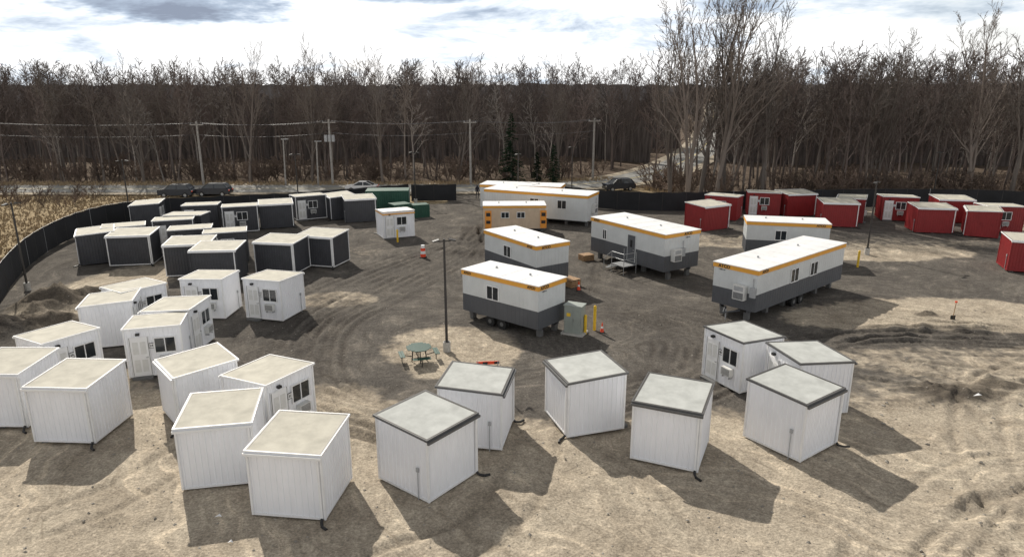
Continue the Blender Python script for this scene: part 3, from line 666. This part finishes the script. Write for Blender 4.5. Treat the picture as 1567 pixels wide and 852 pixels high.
# ------------------------------------------------------------ trees
def tube(V,F,p,q,r0,r1,n):
    d=q-p;l=np.linalg.norm(d)
    if l<1e-6:return
    d=d/l;u=np.cross(d,[0.3,.5,.81]);u/=np.linalg.norm(u)+1e-9;v=np.cross(d,u);i=len(V)
    an=[2*math.pi*j/n for j in range(n)]
    for t in an: V.append(p+r0*(u*math.cos(t)+v*math.sin(t)))
    if r1<.004:
        V.append(q)
        for j in range(n): F.append((i+j,i+(j+1)%n,i+n))
    else:
        for t in an: V.append(q+r1*(u*math.cos(t)+v*math.sin(t)))
        for j in range(n): F.append((i+j,i+(j+1)%n,i+n+(j+1)%n,i+n+j))
def tree_mesh(name,H,r,seed,kids=(14,6,5,3),spread=.55,crown=.35,matk='bark_far',twig=.022,forks=1,lean=0.0,lens=(.36,.40,.42,.5),flat_twigs=False):
    R=random.Random(seed);V=[];F=[]
    def rnd():return np.array([R.gauss(0,1) for _ in range(3)])
    def grow(p,d,L,r,lv):
        nseg=(7,4,2,1,1)[lv];sides=(6,4,3,3,3)[lv]
        P=[p];D=[d];cur=p;dd=d
        for i in range(nseg):
            dd=dd+rnd()*(.05,.10,.14,.18,.2)[lv]+np.array([0,0,(.0,.10,.06,.03,0)[lv]]);dd/=np.linalg.norm(dd)
            cur=cur+dd*L/nseg;P.append(cur);D.append(dd)
        if flat_twigs and lv>=4:
            s=rnd();s-=dd*np.dot(s,dd);s/=np.linalg.norm(s)+1e-9;i=len(V)
            V.extend([p+s*twig*.9,p-s*twig*.9,cur]);F.append((i,i+1,i+2));return
        for i in range(nseg):
            a=r*(1-i/nseg*.85);b=r*(1-(i+1)/nseg*.85)
            if lv>=3 and i==nseg-1:b=0
            tube(V,F,P[i],P[i+1],max(a,twig*.5),b if b==0 else max(b,twig*.45),sides)
        if lv>=len(kids):return
        K=kids[lv]
        st=crown if lv==0 else .2
        for k in range(K):
            t=st+(1-st)*((k+R.random())/K);t=min(t,.99)
            i=int(t*nseg);pp=P[i]+(P[i+1]-P[i])*(t*nseg-i);base=D[i+1]
            s=rnd();s-=base*np.dot(s,base);s/=np.linalg.norm(s)+1e-9
            ang=spread*R.uniform(.7,1.35)*(1.15-.4*t if lv==0 else 1.1)
            nd=base*math.cos(ang)+s*math.sin(ang)
            LL=L*lens[lv]*R.uniform(.65,1.25)*((1.25-.75*t) if lv==0 else (1.1-.5*t))
            grow(pp,nd,LL,max(twig,r*(1-t*.8)*.5),lv+1)
    for f in range(forks):
        a=R.random()*6.28
        d=np.array([math.cos(a)*lean,math.sin(a)*lean,1.]);d/=np.linalg.norm(d)
        grow(np.array([math.cos(a)*.15*(forks>1),math.sin(a)*.15*(forks>1),-.2]),d,H*R.uniform(.9,1),r,0)
    me=bpy.data.meshes.new(name);me.from_pydata([tuple(v) for v in V],[],F);me.materials.append(M[matk]);me.update();return me
forest=empty('bare_forest')
FV=[tree_mesh('forest_tree',15,.10+.025*(i%3),100+i,spread=.48+.06*(i%3),crown=.25+.09*(i%3),matk=('bark_far','bark_far','bark')[i%3],twig=.032,kids=(13,6,5,3),flat_twigs=True) for i in range(7)]
FV.append(tree_mesh('forest_tree',14,.12,140,spread=.55,crown=.35,matk='bark_pale',twig=.028,kids=(10,5,4,3),flat_twigs=True))
BV=[tree_mesh('brush_clump',3.2,.03,200+i,kids=(6,5,2),spread=.6,crown=.15,matk='brush',twig=.03,forks=5,lean=.4) for i in range(3)]
ptsd=[]
for i in range(len(pts)-1):
    n=int((pts[i+1]-pts[i]).length/4)+1
    for j in range(n): ptsd.append(pts[i].lerp(pts[i+1],j/n))
ptsd=[p for p in ptsd if p.y<420]
def near_road(x,y,w):
    for p in ptsd:
        if (p.x-x)**2+(p.y-y)**2<w*w:return True
    return False
SPR=[(-.1,98.6),(6.0,99.8),(3.6,99.8)]
cnt=0
RR=random.Random(5)
for band,(n,a,b) in enumerate(((270,0,12),(230,10,32),(330,36,62))):
    for _ in range(n):
        dep=RR.uniform(a,b);x=RR.uniform(-1,1)*(80+dep*.85);y=float(frontY(x))+dep
        if y<70 or near_road(x,y,7.0):continue
        if any(abs(x-p[0])<2 and y<102 for p in SPR):continue
        k=RR.random()
        me=FV[RR.randrange(7)] if k<.88 else FV[7]
        o=obj('tree',me,forest,(x,y,0),(RR.gauss(0,.03),RR.gauss(0,.03),RR.random()*6.28))
        s=RR.uniform(.72,1.10)*(1.04 if x>25 else .97)*(1+.0024*dep)
        o.scale=(s*RR.uniform(1.0,1.35),s*RR.uniform(1.0,1.35),s);cnt+=1
brush=empty('forest_undergrowth')
for _ in range(330):
    x=RR.uniform(-85,80);y=float(frontY(x))+RR.choice((RR.uniform(-2.0,3),RR.uniform(-1,10)))
    if near_road(x,y,6.5):continue
    if any(abs(x-p[0])<2.2 and y<101 for p in SPR):continue
    o=obj('brush_clump',BV[RR.randrange(3)],brush,(x,y,0),RR.random()*6.28);s=RR.uniform(.5,1.35);o.scale=(s*1.4,s*1.4,s)
for _ in range(35):
    x=RR.uniform(-66,-50);y=RR.uniform(78,86)
    o=obj('brush_clump',BV[RR.randrange(3)],brush,(x,y,0),RR.random()*6.28);s=RR.uniform(.3,.8);o.scale=(s*1.3,s*1.3,s)
defm('far_woods',(.125,.108,.10),1.0,.6,.9,stretch=(2.5,2.5,.22),detail=4,spec=0)  # backdrop greyed and lightened: distance haze painted into the colour
defm('distant_hill',(.17,.158,.155),1.0,.3,.3,stretch=(1,1,.3),detail=4,spec=0)  # farthest layer, paler still: its haze is put into the base colour
a=MB()
for li,(dd,hh,sd_,k,R_x) in enumerate(((34,7.5,90,'far_woods',200),(64,10.6,70,'far_woods',220),(260,13.9,50,'distant_hill',420))):
    xsb=np.arange(-R_x,R_x,.45 if li<2 else 1.2);hb=hh+1.0*vnoise(xsb,xsb*0,14,sd_)+1.2*vnoise(xsb,xsb*0,3,sd_+1)+(2.6 if li<2 else 1.0)*vnoise(xsb,xsb*0,.6,sd_+2)
    yb_=np.interp(xsb,[-190,0,14,30,200],[99,100,102,92,86])+dd+3*np.sin(xsb*.2)
    for i in range(len(xsb)-1):
        x0,x1=xsb[i],xsb[i+1];xm=(x0+x1)/2;ym=(yb_[i]+yb_[i+1])/2
        if near_road(xm,ym,5.2): continue
        a.poly([(x0,yb_[i],-.5),(x1,yb_[i+1],-.5),(x1,yb_[i+1],hb[i+1]),(x0,yb_[i],hb[i])],k)
obj('background_woods',a.mesh('background_woods'))
big=[tree_mesh('big_tree',24,.30,300+i,kids=(14,8,5,3),spread=.42,crown=.18,matk='bark',twig=.034,forks=(2,3,1)[i%3],lean=.12,lens=(.44,.40,.42,.5),flat_twigs=True) for i in range(4)]
for x,y,s,r in((21.6,84.5,.90,0),(23.3,85.3,1.0,1),(24.8,84.3,.98,2),(26.5,86,.92,3),(19.8,86,.8,4),(30.5,84,.88,2.2),(60.5,83.5,1.05,1.4),(64,84.5,1.0,2.6),(57,86,.82,.3),(45,86.5,.7,3.3)):
    o=obj('bare_tree',big[int(r*10)%4],None,(x,y,0),r);o.scale=(s,s,s)
for x,y,s,r in((-37.5,99,.70,1),(-29,100,.70,2),(-18.5,99,.68,3),(-52,98,.62,.4),(7,104,.64,5),(-8,101,.62,5.5)):
    o=obj('bare_tree',big[int(r*10)%4],None,(x,y,0),r);o.scale=(s,s,s)
def conifer(H,seed):
    R=random.Random(seed);V=[];F=[];
    tube(V,F,np.array([0,0,-.2]),np.array([0,0,H]),.16,.02,7);nb=len(F)
    n=int(H*18)
    for i in range(n):
        t=.06+.94*i/n;z=H*t;L=(1-t)*H*.25*R.uniform(.7,1.15)+.15;a=R.random()*6.28
        d=np.array([math.cos(a),math.sin(a),R.uniform(-.35,-.05)])
        p=np.array([0,0,z]);q=p+d*L;tube(V,F,p,q,.025,0,3)
        s=np.array([-math.sin(a),math.cos(a),0])
        m_=int(8+L*9)
        for j in range(m_):
            u=R.uniform(.1,1);c=p+d*L*u;w=.38*(1.15-u)*L*.6+.14
            e1=s*R.choice((-1,1))*w+d*.25*w+np.array([0,0,R.uniform(-.2,.05)])
            k=len(V);V+= [c-d*.07,c+d*.12,c+e1];F.append((k,k+1,k+2))
    me=bpy.data.meshes.new('spruce');me.from_pydata([tuple(v) for v in V],[],F);me.materials.append(M['bark']);me.materials.append(M['needle'])
    me.polygons.foreach_set('material_index',[0]*nb+[1]*(len(F)-nb));me.update();return me
for (x,y),h,k in zip(SPR,(10.0,5.5,4.5),(1,2,3)): obj('spruce_tree',conifer(h,k),None,(x,y,0))
def tufts(name,n,fn,hh,k):
    R=random.Random(11);V=[];F=[]
    for _ in range(n):
        x,y=fn(R)
        for j in range(3):
            a=R.random()*3.14;w=.06*R.uniform(.6,1.5);h=hh*R.uniform(.4,1.2);dx,dy=math.cos(a)*w,math.sin(a)*w;lx,ly=R.gauss(0,.12),R.gauss(0,.12)
            i=len(V);V+=[(x-dx,y-dy,0),(x+dx,y+dy,0),(x+lx,y+ly,h)];F.append((i,i+1,i+2))
    me=bpy.data.meshes.new(name);me.from_pydata(V,[],F);me.materials.append(M[k]);return obj(name,me)
def fieldpt(R):
    y=R.uniform(40,88);fx=float(np.interp(y,[43.3,52.7,61.5,70.3,78,90],[-33.6,-38.3,-40.7,-42,-41.5,-41]))
    return fx-.6-R.random()**1.5*26,y
tufts('dry_grass',8000,fieldpt,.3,'grass_dry')
tufts('verge_grass',5000,lambda R:((lambda x:(x,float(frontY(x))-R.uniform(-.5,2.5)))(R.uniform(-90,90))),.6,'grass_dry')
# ------------------------------------------------------------ world
w=bpy.data.worlds.new('World');scene.world=w;w.use_nodes=True;nt=w.node_tree;N=nt.nodes;Lk=nt.links;N.clear()
SUN_EL=math.radians(37);AZ=math.radians(28.6)
sky=N.new('ShaderNodeTexSky');sky.sky_type='NISHITA';sky.sun_disc=False;sky.sun_elevation=SUN_EL;sky.sun_rotation=-AZ;sky.air_density=1.0;sky.dust_density=1.5
b1=N.new('ShaderNodeBackground');b1.inputs[1].default_value=.10;Lk.new(sky.outputs[0],b1.inputs[0])
tc=N.new('ShaderNodeTexCoord');mp=N.new('ShaderNodeMapping');mp.inputs['Scale'].default_value=(1,1,4.2);Lk.new(tc.outputs['Generated'],mp.inputs[0]);mp.inputs['Location'].default_value=(.35,.1,.2)
pos=tc.outputs['Generated']
n=noise(4.4,6,.66,mp.outputs[0],.3)
sx=N.new('ShaderNodeSeparateXYZ');Lk.new(pos,sx.inputs[0])
wob=math_('MULTIPLY',math_('SUBTRACT',noise(11,4,.65,mp.outputs[0]),.5),2.4)
def blob(cx,cz,rx,rz,s):
    dx=math_('MULTIPLY',math_('SUBTRACT',sx.outputs[0],cx),1/rx);dz=math_('MULTIPLY',math_('SUBTRACT',sx.outputs[2],cz),1/rz)
    d=math_('ADD',math_('ADD',math_('MULTIPLY',dx,dx),math_('MULTIPLY',dz,dz)),wob)
    mr=N.new('ShaderNodeMapRange');mr.interpolation_type='SMOOTHSTEP';mr.inputs[1].default_value=.2;mr.inputs[2].default_value=1.7;mr.inputs[3].default_value=s;mr.inputs[4].default_value=0;Lk.new(d,mr.inputs[0]);return mr.outputs[0]
yf=math_('GREATER_THAN',sx.outputs[1],0.0)
tot=None
for q in((-.40,.096,.135,.022,.32),(-.60,.07,.12,.016,.08),(-.07,.072,.08,.026,.15),(.03,.082,.09,.018,.16),(-.13,.115,.08,.010,.18),(.42,.098,.22,.020,.13)):
    b=blob(*q);tot=b if tot is None else math_('MAXIMUM',tot,b)
fac=math_('SUBTRACT',math_('ADD',n,.062),math_('MULTIPLY',tot,yf))
cl=ramp(fac,(.25,(.30,.35,.45)),(.36,(.48,.57,.70)),(.45,(.82,.90,1.0)),(.53,(1.15,1.15,1.15)))
el=N.new('ShaderNodeMapRange');el.inputs[1].default_value=.15;el.inputs[2].default_value=.6;el.inputs[3].default_value=1.05;el.inputs[4].default_value=.33;Lk.new(sx.outputs[2],el.inputs[0])
b2=N.new('ShaderNodeBackground');Lk.new(el.outputs[0],b2.inputs[1]);Lk.new(cl,b2.inputs[0])
mr=N.new('ShaderNodeMapRange');mr.inputs[1].default_value=.34;mr.inputs[2].default_value=.46;mr.inputs[3].default_value=.6;mr.inputs[4].default_value=1;Lk.new(noise(1.7,3,.55,mp.outputs[0]),mr.inputs[0])
ms=N.new('ShaderNodeMixShader');Lk.new(mr.outputs[0],ms.inputs[0]);Lk.new(b1.outputs[0],ms.inputs[1]);Lk.new(b2.outputs[0],ms.inputs[2])
out=N.new('ShaderNodeOutputWorld');Lk.new(ms.outputs[0],out.inputs[0])
sd=bpy.data.lights.new('sun','SUN');sd.energy=5.0;sd.angle=math.radians(.6);sd.color=(1,.94,.84)
so=obj('sun',sd)
dirv=Vector((math.sin(AZ)*math.cos(SUN_EL),-math.cos(AZ)*math.cos(SUN_EL),-math.sin(SUN_EL)))
so.rotation_euler=dirv.to_track_quat('-Z','Y').to_euler();so.location=(-30,60,60)
# ------------------------------------------------------------ camera
cd=bpy.data.cameras.new('camera');cd.sensor_width=36;cd.lens=1058/1567*36;cd.clip_end=6000;cd.clip_start=.1
co=obj('camera',cd,None,(0,0,13.6),(math.radians(90-15.6),0,0));scene.camera=co
scene.view_settings.view_transform='Standard';scene.view_settings.look='None';scene.view_settings.exposure=0
print('trees',cnt)
